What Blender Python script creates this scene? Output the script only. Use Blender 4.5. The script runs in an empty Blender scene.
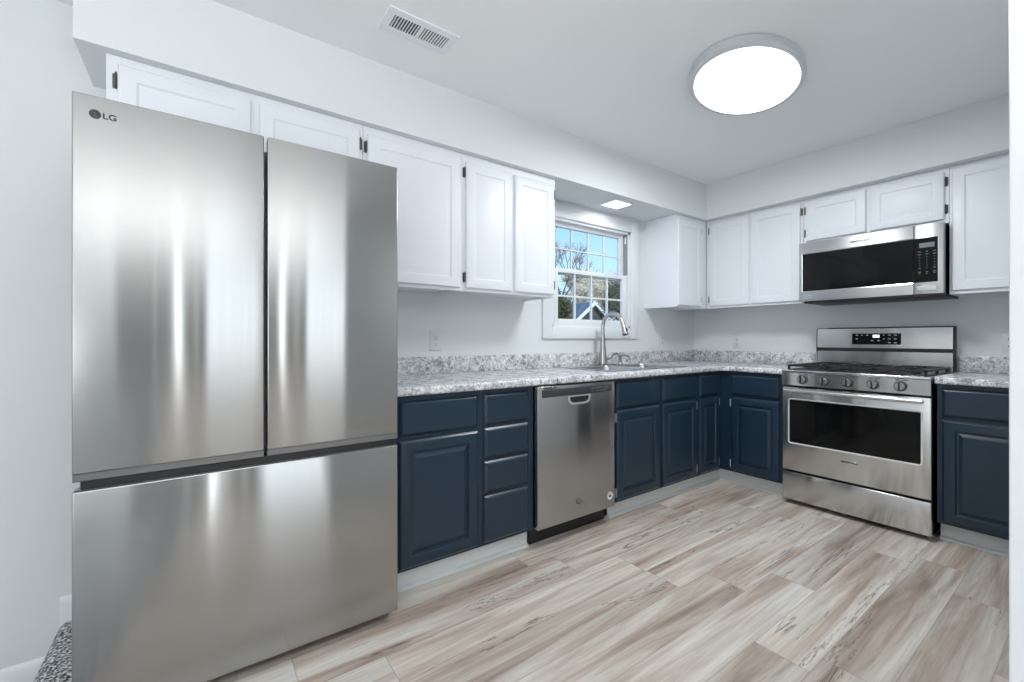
import bpy, bmesh, math, random
from mathutils import Vector, Matrix
C = bpy.context.scene
COL = C.collection
PI = math.pi
random.seed(7)

# ------------------------------------------------------------------ camera
F_PX, CX, CY = 435.47, 512.58, 338.78
cam_d = bpy.data.cameras.new('camera')
cam = bpy.data.objects.new('camera', cam_d); COL.objects.link(cam)
cam.location = (-3.9302, -2.4276, 1.1247)
cam.rotation_euler = (PI/2, 0, 0.9478 - PI/2)
cam_d.sensor_width = 36; cam_d.lens = 36*F_PX/1024
cam_d.shift_x = -(CX-512)/1024; cam_d.shift_y = (CY-341)/1024
cam_d.clip_start = .05; cam_d.clip_end = 300
C.camera = cam
C.view_settings.view_transform = 'Standard'; C.view_settings.look = 'None'
C.view_settings.gamma = 1; C.view_settings.use_curve_mapping = False
C.view_settings.exposure = 0.28

# ------------------------------------------------------------------ sky
w = bpy.data.worlds.new('sky'); C.world = w; w.use_nodes = True
nt = w.node_tree; nt.nodes.clear()
out = nt.nodes.new('ShaderNodeOutputWorld'); bg = nt.nodes.new('ShaderNodeBackground')
tc = nt.nodes.new('ShaderNodeTexCoord'); sp = nt.nodes.new('ShaderNodeSeparateXYZ')
cr = nt.nodes.new('ShaderNodeValToRGB')
nt.links.new(tc.outputs['Generated'], sp.inputs[0]); nt.links.new(sp.outputs['Z'], cr.inputs[0])
nt.links.new(cr.outputs[0], bg.inputs[0]); nt.links.new(bg.outputs[0], out.inputs[0])
cr.color_ramp.elements[0].position = 0.0; cr.color_ramp.elements[0].color = (.66, .82, .95, 1)
cr.color_ramp.elements[1].position = 0.5; cr.color_ramp.elements[1].color = (.13, .36, .85, 1)
e = cr.color_ramp.elements.new(.16); e.color = (.40, .66, .93, 1)
e = cr.color_ramp.elements.new(.30); e.color = (.26, .52, .88, 1)
bg.inputs[1].default_value = 1.25

# ------------------------------------------------------------------ sun and added area lights
sd = bpy.data.lights.new('sun', 'SUN'); sd.energy = 3.2; sd.angle = .01; sd.color = (1, .95, .88)
sun = bpy.data.objects.new('sun', sd); COL.objects.link(sun)
sun.rotation_euler = Vector((.35, 1.0, -.75)).to_track_quat('-Z', 'Y').to_euler()

def area(name, loc, direction, sx, sy, power, color=(1, 1, 1), shape='RECTANGLE'):
    d = bpy.data.lights.new(name, 'AREA'); d.shape = shape; d.size = sx
    if shape == 'RECTANGLE': d.size_y = sy
    d.energy = power; d.color = color
    o = bpy.data.objects.new(name, d); COL.objects.link(o); o.location = loc
    o.rotation_euler = Vector(direction).to_track_quat('-Z', 'Y').to_euler()
    return o
FILL_TINT = (.99, .992, 1.0)  # tint of the added lights behind the camera
area('reflection_light_wide', (-2.62, -5.97, 1.20), (0, 1, 0), 1.42, 2.3, 13, (1, .99, .97))  # added light, makes the broad bright band in the refrigerator steel
area('reflection_light_narrow', (-4.115, -5.97, 1.05), (0, 1, 0), .13, 2.1, 3.4, FILL_TINT)  # added narrow light for one bright streak in the steel
area('fill_light_west', (-6.43, -3.7, 1.30), (1, 0, .5), 2.6, 1.9, 11, FILL_TINT)  # added fill light, no window in this wall
area('fill_light_east', (-.07, -4.4, 1.30), (-1, 0, .5), 2.0, 1.9, 26, FILL_TINT)  # added fill on the east side, the wall is solid there
area('fill_uplight', (-4.3, -3.9, 1.35), (0, 0, 1), 2.4, 2.0, 70, FILL_TINT)  # added upward fill without a fixture, evens out the brightness
area('fill_uplight_west', (-6.0, -3.6, .6), (0, 0, 1), .8, 2.6, 42, FILL_TINT)  # second added upward fill, lights the ceiling from the west

# ------------------------------------------------------------------ materials
def mat(name):
    m = bpy.data.materials.new(name); m.use_nodes = True
    n = m.node_tree; b = n.nodes['Principled BSDF']
    return m, n, b
def simple(name, col, rough=.5, metal=0, bump=0, bscale=200, spec=None, coat=0):
    m, n, b = mat(name)
    b.inputs['Base Color'].default_value = (*col, 1); b.inputs['Roughness'].default_value = rough
    b.inputs['Metallic'].default_value = metal
    if spec is not None: b.inputs['Specular IOR Level'].default_value = spec
    if coat: b.inputs['Coat Weight'].default_value = coat
    t = n.nodes.new('ShaderNodeTexCoord'); z = n.nodes.new('ShaderNodeTexNoise')
    z.inputs['Scale'].default_value = bscale; z.inputs['Detail'].default_value = 2
    n.links.new(t.outputs['Object'], z.inputs['Vector'])
    if bump:
        u = n.nodes.new('ShaderNodeBump'); u.inputs['Strength'].default_value = bump; u.inputs['Distance'].default_value = .002
        n.links.new(z.outputs['Fac'], u.inputs['Height']); n.links.new(u.outputs[0], b.inputs['Normal'])
    else:
        mr = n.nodes.new('ShaderNodeMapRange'); mr.inputs['To Min'].default_value = max(0, rough-.03); mr.inputs['To Max'].default_value = rough+.03
        n.links.new(z.outputs['Fac'], mr.inputs[0]); n.links.new(mr.outputs[0], b.inputs['Roughness'])
    return m
def emit(name, col, s):
    m, n, b = mat(name)
    b.inputs['Base Color'].default_value = (*col, 1); b.inputs['Emission Color'].default_value = (*col, 1)
    b.inputs['Emission Strength'].default_value = s
    return m

def steel(name, col, rough, aniso=.75, wav=(5.0, .55), wstr=.35, wdist=.02, metal=1.0):
    """brushed sheet steel: grain runs level, broad shallow waves in the sheet"""
    m, n, b = mat(name); L = n.links.new
    t = n.nodes.new('ShaderNodeTexCoord')
    b.inputs['Metallic'].default_value = metal
    b.inputs['Anisotropic'].default_value = aniso
    tg = n.nodes.new('ShaderNodeTangent'); tg.direction_type = 'RADIAL'; tg.axis = 'Z'; b.inputs['Anisotropic Rotation'].default_value = .25
    L(tg.outputs[0], b.inputs['Tangent'])
    mp = n.nodes.new('ShaderNodeMapping'); mp.inputs['Scale'].default_value = (6, 6, 900)
    L(t.outputs['Object'], mp.inputs[0])
    g = n.nodes.new('ShaderNodeTexNoise'); g.inputs['Scale'].default_value = 1; g.inputs['Detail'].default_value = 2
    L(mp.outputs[0], g.inputs['Vector'])
    mr = n.nodes.new('ShaderNodeMapRange'); mr.inputs['To Min'].default_value = rough*.85; mr.inputs['To Max'].default_value = rough*1.15
    L(g.outputs['Fac'], mr.inputs[0]); L(mr.outputs[0], b.inputs['Roughness'])
    mx = n.nodes.new('ShaderNodeMixRGB'); mx.inputs[1].default_value = (*[c*.94 for c in col], 1); mx.inputs[2].default_value = (*[min(1, c*1.05) for c in col], 1)
    L(g.outputs['Fac'], mx.inputs[0]); L(mx.outputs[0], b.inputs['Base Color'])
    m2 = n.nodes.new('ShaderNodeMapping'); m2.inputs['Scale'].default_value = (wav[0], wav[0], wav[1])
    L(t.outputs['Object'], m2.inputs[0])
    wv = n.nodes.new('ShaderNodeTexNoise'); wv.inputs['Scale'].default_value = 1; wv.inputs['Detail'].default_value = 1.2; wv.inputs['Roughness'].default_value = .45
    L(m2.outputs[0], wv.inputs['Vector'])
    bu = n.nodes.new('ShaderNodeBump'); bu.inputs['Strength'].default_value = wstr; bu.inputs['Distance'].default_value = wdist
    L(wv.outputs['Fac'], bu.inputs['Height'])
    L(bu.outputs[0], b.inputs['Normal'])
    return m

M = {}
M['wall'] = simple('painted_wall', (.74, .77, .785), .75, bump=.12, bscale=260)
M['ceiling'] = simple('ceiling_paint', (.87, .89, .90), .85, bump=.3, bscale=330)
M['cabinet_white'] = simple('white_cabinet_paint', (.79, .82, .87), .38)
M['trim'] = simple('white_trim', (.80, .83, .86), .4)
M['toe'] = simple('toe_board', (.66, .68, .68), .45)
M['navy'] = simple('navy_cabinet_paint', (.0105, .0285, .051), .30, spec=.5)
M['carcass'] = simple('cabinet_inside', (.35, .35, .36), .6)
M['steel'] = steel('fridge_steel', (.43, .43, .42), .18, 1.0, (6, .45), .30, .008)
M['steel3'] = steel('microwave_steel', (.56, .56, .57), .40, .6, (3, 1), .05, .004)
M['steel2'] = steel('range_steel', (.62, .62, .62), .15, 1.0, (3, 1), .10, .006)
M['steel_dw'] = steel('dishwasher_steel', (.43, .43, .43), .18, 1.0, (4, 1.6), .25, .010)
M['steel_edge'] = simple('steel_edge', (.72, .72, .72), .22, 1)
M['nickel'] = simple('brushed_nickel', (.50, .49, .47), .24, 1)
M['sink'] = simple('sink_steel', (.55, .56, .57), .28, 1)
M['chrome'] = simple('chrome', (.8, .8, .8), .12, 1)
M['hinge'] = simple('hinge_dark', (.12, .12, .12), .3, .9)
M['hinge_s'] = simple('hinge_silver', (.62, .63, .64), .3, .9)
M['black'] = simple('black_plastic', (.012, .012, .013), .45)
M['gasket'] = simple('dark_gasket', (.03, .03, .032), .6)
M['grey_lip'] = simple('grey_door_lip', (.20, .20, .20), .35, .5)
M['fridge_side'] = simple('fridge_side', (.30, .31, .31), .45, .2)
M['glass_black'] = simple('black_glass', (.005, .005, .005), .06, spec=.24)
M['panel_grey'] = simple('control_grey', (.04, .043, .052), .3)
M['iron'] = simple('cast_iron', (.015, .015, .016), .5, bump=.2, bscale=500)
M['plate'] = simple('outlet_plastic', (.72, .74, .75), .35)
M['slot'] = simple('dark_slot', (.02, .02, .02), .7)
M['glyph'] = simple('grey_lettering', (.35, .37, .40), .5)
M['ink'] = simple('dark_lettering', (.03, .03, .03), .5)
M['sticker'] = simple('white_sticker', (.75, .75, .74), .5)
M['display'] = emit('lit_display', (.75, .9, 1.0), 1.3)
M['lcd'] = simple('display_window', (.16, .19, .21), .3)
M['lamp'] = emit('lamp_diffuser', (.95, .98, 1.0), 1.6)
M['lamp_small'] = emit('small_lamp', (.97, .98, 1.0), 1.1)
M['lamp_ring'] = simple('lamp_ring', (.62, .63, .65), .4, .3)
M['roof'] = simple('blue_grey_shingle', (.10, .14, .19), .8, bump=.5, bscale=8)
M['siding'] = simple('dark_siding', (.06, .065, .06), .8)
M['bark'] = simple('bark', (.16, .13, .11), .9)
M['bark_pale'] = simple('pale_twigs', (.42, .36, .28), .9)
M['leaf_bronze'] = simple('bronze_leaves', (.46, .38, .31), .8)
M['leaf_cream'] = simple('cream_leaves', (.68, .61, .47), .8)
M['leaf_green'] = simple('dark_green_leaves', (.09, .11, .05), .8)
M['track'] = simple('window_track', (.30, .32, .31), .4, .3)
M['reflect_grey'] = simple('reflect_grey_paint', (.15, .15, .15), .6)  # for the added grey panels mirrored in the steel
M['bezel'] = simple('bright_bezel', (.88, .88, .88), .3, .4)
M['pocket_lip'] = simple('pocket_lip_steel', (.62, .62, .62), .3, .6)
M['reflect_dark'] = simple('reflect_dark_paint', (.03, .026, .023), .5)  # for the added dark panels mirrored in the steel

def mat_grass():
    m, n, b = mat('lawn'); L = n.links.new
    t = n.nodes.new('ShaderNodeTexCoord'); z = n.nodes.new('ShaderNodeTexNoise'); z.inputs['Scale'].default_value = 2
    r = n.nodes.new('ShaderNodeValToRGB'); r.color_ramp.elements[0].color = (.05, .08, .03, 1); r.color_ramp.elements[1].color = (.16, .17, .08, 1)
    L(t.outputs['Object'], z.inputs[0]); L(z.outputs['Fac'], r.inputs[0]); L(r.outputs[0], b.inputs['Base Color'])
    b.inputs['Roughness'].default_value = .9
    return m
M['grass'] = mat_grass()

def mat_glass():
    m, n, b = mat('window_glass'); n.nodes.remove(b)
    o = n.nodes['Material Output']; tr = n.nodes.new('ShaderNodeBsdfTransparent'); gl = n.nodes.new('ShaderNodeBsdfGlossy')
    mx = n.nodes.new('ShaderNodeMixShader'); mx.inputs[0].default_value = .04
    tr.inputs[0].default_value = (.97, .985, .98, 1); gl.inputs['Roughness'].default_value = .02
    n.links.new(tr.outputs[0], mx.inputs[1]); n.links.new(gl.outputs[0], mx.inputs[2]); n.links.new(mx.outputs[0], o.inputs[0])
    return m
M['glass'] = mat_glass()

def mat_counter(name, lo=.0):
    m, n, b = mat(name); L = n.links.new
    t = n.nodes.new('ShaderNodeTexCoord')
    def noise(s, d, r=.6, dist=0):
        z = n.nodes.new('ShaderNodeTexNoise'); z.inputs['Scale'].default_value = s; z.inputs['Detail'].default_value = d
        z.inputs['Roughness'].default_value = r; z.inputs['Distortion'].default_value = dist
        L(t.outputs['Object'], z.inputs['Vector']); return z
    a = noise(30, 6, .72, .8); c = noise(95, 3, .6, .5); v = noise(9, 3, .5, 1.5)
    r1 = n.nodes.new('ShaderNodeValToRGB'); r1.color_ramp.elements[0].position = .36; r1.color_ramp.elements[0].color = (.26, .27, .30, 1)
    r1.color_ramp.elements[1].position = .55; r1.color_ramp.elements[1].color = (.88, .88, .88, 1)
    e = r1.color_ramp.elements.new(.44); e.color = (.56, .57, .60, 1)
    r2 = n.nodes.new('ShaderNodeValToRGB'); r2.color_ramp.elements[0].position = .34; r2.color_ramp.elements[0].color = (.30, .31, .33, 1)
    r2.color_ramp.elements[1].position = .52; r2.color_ramp.elements[1].color = (1, 1, 1, 1)
    L(a.outputs['Fac'], r1.inputs[0]); L(c.outputs['Fac'], r2.inputs[0])
    r3 = n.nodes.new('ShaderNodeValToRGB'); r3.color_ramp.elements[0].position = .40; r3.color_ramp.elements[0].color = (.72, .73, .76, 1); r3.color_ramp.elements[1].position = .55; r3.color_ramp.elements[1].color = (1, 1, 1, 1)
    L(v.outputs['Fac'], r3.inputs[0])
    m1 = n.nodes.new('ShaderNodeMixRGB'); m1.blend_type = 'MULTIPLY'; m1.inputs[0].default_value = .75
    m2 = n.nodes.new('ShaderNodeMixRGB'); m2.blend_type = 'MULTIPLY'; m2.inputs[0].default_value = .8
    L(r1.outputs[0], m1.inputs[1]); L(r2.outputs[0], m1.inputs[2]); L(m1.outputs[0], m2.inputs[1]); L(r3.outputs[0], m2.inputs[2])
    L(m2.outputs[0], b.inputs['Base Color']); b.inputs['Roughness'].default_value = .22
    return m
M['counter'] = mat_counter('grey_white_laminate')

def mat_floor():
    m, n, b = mat('wood_look_planks'); L = n.links.new
    N = n.nodes.new
    t = N('ShaderNodeTexCoord'); s = N('ShaderNodeSeparateXYZ'); L(t.outputs['Object'], s.inputs[0])
    def mth(op, a, b2=None):
        q = N('ShaderNodeMath'); q.operation = op
        for i, v in enumerate((a, b2)):
            if v is None: continue
            if isinstance(v, (int, float)): q.inputs[i].default_value = v
            else: L(v, q.inputs[i])
        return q.outputs[0]
    PW, PL = .182, 1.22
    ry = mth('DIVIDE', s.outputs['Y'], PW); row = mth('FLOOR', ry); fy = mth('FRACT', ry)
    wn = N('ShaderNodeTexWhiteNoise'); wn.noise_dimensions = '1D'; L(row, wn.inputs['W'])
    off = mth('MULTIPLY', wn.outputs['Value'], 7.3)
    rx = mth('ADD', mth('DIVIDE', s.outputs['X'], PL), off); col = mth('FLOOR', rx); fx = mth('FRACT', rx)
    cb = N('ShaderNodeCombineXYZ'); L(row, cb.inputs[0]); L(col, cb.inputs[1])
    pid = N('ShaderNodeTexWhiteNoise'); pid.noise_dimensions = '3D'; L(cb.outputs[0], pid.inputs['Vector'])
    # grain coordinates with an offset for each plank
    oz = N('ShaderNodeVectorMath'); oz.operation = 'MULTIPLY'; L(pid.outputs['Color'], oz.inputs[0]); oz.inputs[1].default_value = (37, 23, 11)
    ad = N('ShaderNodeVectorMath'); ad.operation = 'ADD'; L(t.outputs['Object'], ad.inputs[0]); L(oz.outputs[0], ad.inputs[1])
    def noise(sc, scale, det, rough, dist):
        mp = N('ShaderNodeMapping'); mp.inputs['Scale'].default_value = sc; L(ad.outputs[0], mp.inputs[0])
        z = N('ShaderNodeTexNoise'); z.inputs['Scale'].default_value = scale; z.inputs['Detail'].default_value = det
        z.inputs['Roughness'].default_value = rough; z.inputs['Distortion'].default_value = dist
        L(mp.outputs[0], z.inputs['Vector']); return z.outputs['Fac']
    big = noise((.55, 7, 1), 1.5, 5, .6, .7)
    fine = noise((1.6, 40, 1), 1.5, 6, .7, .4)
    knot = noise((.45, 6, 1), 1.2, 5, .62, 1.2)
    ramp = N('ShaderNodeValToRGB'); L(big, ramp.inputs[0])
    el = ramp.color_ramp.elements
    el[0].position = .28; el[0].color = (.29, .22, .178, 1)
    el[1].position = .70; el[1].color = (.68, .65, .605, 1)
    q = el.new(.42); q.color = (.45, .37, .31, 1)
    q = el.new(.54); q.color = (.59, .54, .48, 1)
    # plank tone
    tone = N('ShaderNodeMapRange'); L(pid.outputs['Value'], tone.inputs[0]); tone.inputs['To Min'].default_value = .90; tone.inputs['To Max'].default_value = 1.16
    m1 = N('ShaderNodeVectorMath'); m1.operation = 'SCALE'; L(ramp.outputs[0], m1.inputs[0]); L(tone.outputs[0], m1.inputs['Scale'])
    fr = N('ShaderNodeMapRange'); L(fine, fr.inputs[0]); fr.inputs['From Min'].default_value = .3; fr.inputs['From Max'].default_value = .7; fr.inputs['To Min'].default_value = .76; fr.inputs['To Max'].default_value = 1.10
    m2 = N('ShaderNodeVectorMath'); m2.operation = 'SCALE'; L(m1.outputs[0], m2.inputs[0]); L(fr.outputs[0], m2.inputs['Scale'])
    # dark cracks: thin band of the distorted noise
    kd = mth('ABSOLUTE', mth('SUBTRACT', knot, .40))
    kr = N('ShaderNodeMapRange'); L(kd, kr.inputs[0]); kr.inputs['From Min'].default_value = .0; kr.inputs['From Max'].default_value = .012; kr.inputs['To Min'].default_value = .85; kr.inputs['To Max'].default_value = 0
    m3 = N('ShaderNodeMixRGB'); L(kr.outputs[0], m3.inputs[0]); L(m2.outputs[0], m3.inputs[1]); m3.inputs[2].default_value = (.13, .095, .075, 1)
    # joints
    ey = mth('MULTIPLY', mth('MINIMUM', fy, mth('SUBTRACT', 1, fy)), PW)
    ex = mth('MULTIPLY', mth('MINIMUM', fx, mth('SUBTRACT', 1, fx)), PL)
    ed = mth('MINIMUM', ex, ey)
    jr = N('ShaderNodeMapRange'); L(ed, jr.inputs[0]); jr.inputs['From Min'].default_value = .0004; jr.inputs['From Max'].default_value = .0022; jr.inputs['To Min'].default_value = .5; jr.inputs['To Max'].default_value = 0
    m4 = N('ShaderNodeMixRGB'); L(jr.outputs[0], m4.inputs[0]); L(m3.outputs[0], m4.inputs[1]); m4.inputs[2].default_value = (.16, .13, .11, 1)
    L(m4.outputs[0], b.inputs['Base Color'])
    b.inputs['Roughness'].default_value = .48; b.inputs['Specular IOR Level'].default_value = .35
    bu = N('ShaderNodeBump'); bu.inputs['Strength'].default_value = .15; bu.inputs['Distance'].default_value = .001; L(fine, bu.inputs['Height']); L(bu.outputs[0], b.inputs['Normal'])
    return m
M['floor'] = mat_floor()

def mat_carpet():
    m, n, b = mat('speckled_carpet'); L = n.links.new
    t = n.nodes.new('ShaderNodeTexCoord'); z = n.nodes.new('ShaderNodeTexNoise'); z.inputs['Scale'].default_value = 120; z.inputs['Detail'].default_value = 2
    r = n.nodes.new('ShaderNodeValToRGB'); r.color_ramp.elements[0].position = .42; r.color_ramp.elements[0].color = (.05, .055, .06, 1)
    r.color_ramp.elements[1].position = .62; r.color_ramp.elements[1].color = (.80, .81, .82, 1)
    L(t.outputs['Object'], z.inputs[0]); L(z.outputs['Fac'], r.inputs[0]); L(r.outputs[0], b.inputs['Base Color'])
    b.inputs['Roughness'].default_value = 1
    bu = n.nodes.new('ShaderNodeBump'); bu.inputs['Strength'].default_value = 1; bu.inputs['Distance'].default_value = .006
    L(z.outputs['Fac'], bu.inputs['Height']); L(bu.outputs[0], b.inputs['Normal'])
    return m
M['carpet'] = mat_carpet()

# ------------------------------------------------------------------ mesh helpers
class MB:
    def __init__(s): s.bm = bmesh.new()
    def box(s, x0, x1, y0, y1, z0, z1, bev=0, seg=2):
        b = bmesh.new()
        bmesh.ops.create_cube(b, size=1)
        for v in b.verts:
            v.co = Vector(((x0+x1)/2+v.co.x*(x1-x0), (y0+y1)/2+v.co.y*(y1-y0), (z0+z1)/2+v.co.z*(z1-z0)))
        if bev: bmesh.ops.bevel(b, geom=b.edges[:], offset=bev, segments=seg, profile=.5, affect='EDGES')
        s._add(b); return s
    def _add(s, b):
        me = bpy.data.meshes.new('t'); b.to_mesh(me); b.free(); s.bm.from_mesh(me); bpy.data.meshes.remove(me)
    def loft(s, rings, cap0=True, cap1=True, closed=True):
        R = [[s.bm.verts.new(p) for p in r] for r in rings]
        n = len(R[0])
        for a, c in zip(R, R[1:]):
            for i in range(n if closed else n-1):
                j = (i+1) % n
                try: s.bm.faces.new((a[i], a[j], c[j], c[i]))
                except ValueError: pass
        if cap0: s.bm.faces.new(list(reversed(R[0])))
        if cap1: s.bm.faces.new(R[-1])
        return s
    def panel(s, x0, x1, z0, z1, yb, prof):
        """rectangular rings: (inset, depth towards -y)"""
        rings = []
        for i, d in prof:
            rings.append([(x0+i, yb-d, z0+i), (x1-i, yb-d, z0+i), (x1-i, yb-d, z1-i), (x0+i, yb-d, z1-i)])
        return s.loft(rings)
    def lathe(s, prof, center=(0, 0, 0), axis='z', seg=32):
        """prof: (radius, height) list"""
        rings = []
        c = Vector(center)
        for r, h in prof:
            ring = []
            for k in range(seg):
                a = 2*PI*k/seg; u, v = r*math.cos(a), r*math.sin(a)
                p = {'z': (u, v, h), 'y': (u, h, v), 'x': (h, u, v)}[axis]
                ring.append(c+Vector(p))
            rings.append(ring)
        return s.loft(rings)
    def tube(s, pts, rad, seg=14):
        pts = [Vector(p) for p in pts]
        if not hasattr(rad, '__len__'): rad = [rad]*len(pts)
        rings = []; up = None
        for i, p in enumerate(pts):
            d = (pts[min(i+1, len(pts)-1)]-pts[max(i-1, 0)]).normalized()
            if up is None:
                up = Vector((0, 0, 1)) if abs(d.z) < .9 else Vector((0, 1, 0))
            a = d.cross(up).normalized(); up = a.cross(d).normalized()
            rings.append([p+(a*math.cos(2*PI*k/seg)+up*math.sin(2*PI*k/seg))*rad[i] for k in range(seg)])
        return s.loft(rings)
    def prism(s, poly, axis, a0, a1):
        """extrude a 2D outline; axis 'x': poly is (y,z); 'y': (x,z); 'z': (x,y)"""
        f = {'x': lambda p, a: (a, p[0], p[1]), 'y': lambda p, a: (p[0], a, p[1]), 'z': lambda p, a: (p[0], p[1], a)}[axis]
        return s.loft([[f(p, a0) for p in poly], [f(p, a1) for p in poly]])
    def build(s, name, m, parent=None, smooth=True, angle=35):
        bmesh.ops.recalc_face_normals(s.bm, faces=s.bm.faces[:])
        me = bpy.data.meshes.new(name); s.bm.to_mesh(me); s.bm.free()
        ms = m if isinstance(m, (list, tuple)) else [m]
        for q in ms: me.materials.append(M[q] if isinstance(q, str) else q)
        if smooth:
            me.polygons.foreach_set('use_smooth', [True]*len(me.polygons))
            me.set_sharp_from_angle(angle=math.radians(angle))
        o = bpy.data.objects.new(name, me); COL.objects.link(o)
        if parent: o.parent = parent
        return o

def thing(name, label, cat, loc=(0, 0, 0), rz=0, group=None):
    o = bpy.data.objects.new(name, None); COL.objects.link(o); o.location = loc; o.rotation_euler = (0, 0, rz)
    o.empty_display_size = .1
    o['label'] = label; o['category'] = cat
    if group: o['group'] = group
    return o
def tag(o, label, cat, group=None, kind=None):
    o['label'] = label; o['category'] = cat
    if group: o['group'] = group
    if kind: o['kind'] = kind
    return o
def struct(o, label=None):
    o['kind'] = 'structure'
    if label: o['label'] = label
    return o
def text(name, body, size, m, parent, loc, rot=(PI/2, 0, 0), ext=.0004, sx=1, align='CENTER', offset=0):
    cu = bpy.data.curves.new(name, 'FONT'); cu.body = body; cu.size = size; cu.extrude = ext; cu.align_x = align; cu.align_y = 'CENTER'; cu.offset = offset
    to = bpy.data.objects.new(name+'_t', cu); COL.objects.link(to)
    bpy.context.view_layer.update()
    me = bpy.data.meshes.new_from_object(to.evaluated_get(bpy.context.evaluated_depsgraph_get()))
    bpy.data.objects.remove(to)
    me.materials.clear(); me.materials.append(M[m])
    o = bpy.data.objects.new(name, me); COL.objects.link(o); o.parent = parent
    o.location = loc; o.rotation_euler = rot; o.scale = (sx, 1, 1)
    return o

# ------------------------------------------------------------------ room shell
CEIL, SOF = 2.4485, 2.148
WX0, WX1, WZ0, WZ1 = -1.84, -.955, 1.215, 2.025      # window hole
XW, YS = -6.5, -6.0                                   # far walls behind the camera
STEP = -4.375
b = MB()
b.box(XW, WX0, 0, .10, -.25, 2.55); b.box(WX1, .15, 0, .10, -.25, 2.55)
b.box(WX0, WX1, 0, .10, -.25, WZ0); b.box(WX0, WX1, 0, .10, WZ1, 2.55)
struct(b.build('wall_left', 'wall', smooth=False), 'pale grey painted wall behind the refrigerator and the sink')
b = MB().box(0, .15, YS, 0, -.25, 2.55); struct(b.build('wall_back', 'wall', smooth=False), 'pale grey painted wall behind the gas range')
YC = -2.338
b = MB().box(-2.975, 0, YC-.12, YC, -.0, CEIL); struct(b.build('wall_right', 'wall', smooth=False), 'pale partition wall at the right edge of the picture')
# casing on the end of the partition
b = MB().box(-2.993, -2.975, YC-.122, YC+.002, 0, CEIL, .003); struct(b.build('trim_1', 'trim'), 'white casing on the end of the right partition wall')
# far walls; the openings are added for bright bands in the steel
b = MB()
b.box(XW, -4.19, YS-.15, YS, -.25, 2.55); b.box(-4.04, -3.35, YS-.15, YS, -.25, 2.55); b.box(-1.88, 0, YS-.15, YS, -.25, 2.55)
b.box(-4.19, -4.04, YS-.15, YS, 2.13, 2.55); b.box(-3.35, -1.88, YS-.15, YS, 2.38, 2.55)
b.box(-4.19, -4.04, YS-.15, YS, -.25, 0); b.box(-3.35, -1.88, YS-.15, YS, -.25, 0)
struct(b.build('wall_behind_camera', 'wall', smooth=False))
b = MB().box(XW-.15, XW, YS, .15, -.25, 2.55); struct(b.build('wall_far_left', 'wall', smooth=False))
b = MB().box(XW-.1, .15, YS-.1, .15, CEIL, 2.6); struct(b.build('ceiling', 'ceiling', smooth=False), 'white lightly textured ceiling')
b = MB().box(-4.28, 0, -.357, 0, SOF, CEIL); struct(b.build('wall_soffit_left', 'wall', smooth=False), 'painted soffit above the left wall cabinets')
b = MB().box(-.392, 0, YC, -.357, SOF, CEIL); struct(b.build('wall_soffit_back', 'wall', smooth=False), 'painted soffit above the cabinets over the range')
b = MB().box(-4.25, .15, YS, .15, -.12, 0); struct(b.build('floor', 'floor', smooth=False), 'pale grey brown wood plank floor')
# carpeted step going down on the left
b = MB()
b.prism([(-4.25, .012), (-4.33, .016), (-4.358, .012), (STEP, -.004), (-4.378, -.03), (-4.36, -.06), (-4.355, -.19), (-4.25, -.19)], 'y', -3.2, 0)
b.box(XW, -4.25, YS, 0, -.25, -.19)
b.box(-4.6, -4.25, YS, -3.2, -.19, .0)
struct(b.build('floor_step', 'carpet'), 'speckled grey carpet on the step beside the refrigerator')
b = MB()
b.prism([(0, -.19), (-.014, -.19), (-.014, -.125), (-.009, -.112), (-.004, -.105), (0, -.105)], 'x', XW, -4.385)
struct(b.build('baseboard_lower', 'trim'), 'white baseboard beyond the carpeted step')
b = MB()
b.prism([(0, .0), (-.014, .0), (-.014, .09), (-.009, .103), (-.004, .11), (0, .11)], 'x', -4.375, -4.23)
struct(b.build('baseboard_left', 'trim'), 'short white baseboard at the top of the carpeted step')

# unseen panels and bars added behind the camera for streaks in the steel
b = MB(); b.box(-4.035, -3.76, YS, YS+.045, 0, 2.06); b.box(-3.60, -3.375, YS, YS+.045, 0, 2.06); b.box(-3.76, -3.60, YS, YS+.03, 0, .3); b.box(-3.76, -3.60, YS, YS+.03, 1.9, 2.06)
struct(b.build('reflected_dark_panels', 'reflect_dark'))  # unseen panels shaped for the dark streaks on the refrigerator
b = MB()
for xx in (-2.98, -2.72, -2.5, -2.2): b.box(xx-.012, xx+.012, YS+.04, YS+.07, 0, 2.38)
struct(b.build('reflected_bars', 'plate'))  # added bars, give fine lines inside the reflected bright band
b = MB(); b.box(-5.6, -4.74, YS, YS+.03, 0, 2.44); b.box(-4.67, -4.25, YS, YS+.03, 0, 2.44); struct(b.build('reflected_grey_panels', 'reflect_grey'))  # added to darken the reflection at the refrigerator's left

# ------------------------------------------------------------------ window over the sink
wn = bpy.data.objects.new('window_1', None); COL.objects.link(wn); struct(wn, 'white double hung window above the sink')
b = MB()
cw = .088
prof = lambda: None
b.box(WX0-cw, WX0, -.02, 0, WZ0-cw, 2.118, .003); b.box(WX1, WX1+cw, -.02, 0, WZ0-cw, 2.118, .003)
b.box(WX0, WX1, -.02, 0, WZ1, 2.118, .003); b.box(WX0, WX1, -.02, 0, WZ0-cw, WZ0, .003)
b.build('window_casing', 'trim', wn)
b = MB()
jt = .028
b.box(WX0, WX0+jt, 0, .082, WZ0, WZ1); b.box(WX1-jt, WX1, 0, .082, WZ0, WZ1); b.box(WX0, WX1, 0, .082, WZ1-.018, WZ1); b.box(WX0, WX1, 0, .082, WZ0, WZ0+.014)
b.build('window_jamb', 'trim', wn)
b = MB(); b.box(WX1-jt-.004, WX1-jt+.001, .004, .044, 1.665, WZ1-.02); b.build('sash_track', 'track', wn)
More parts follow.
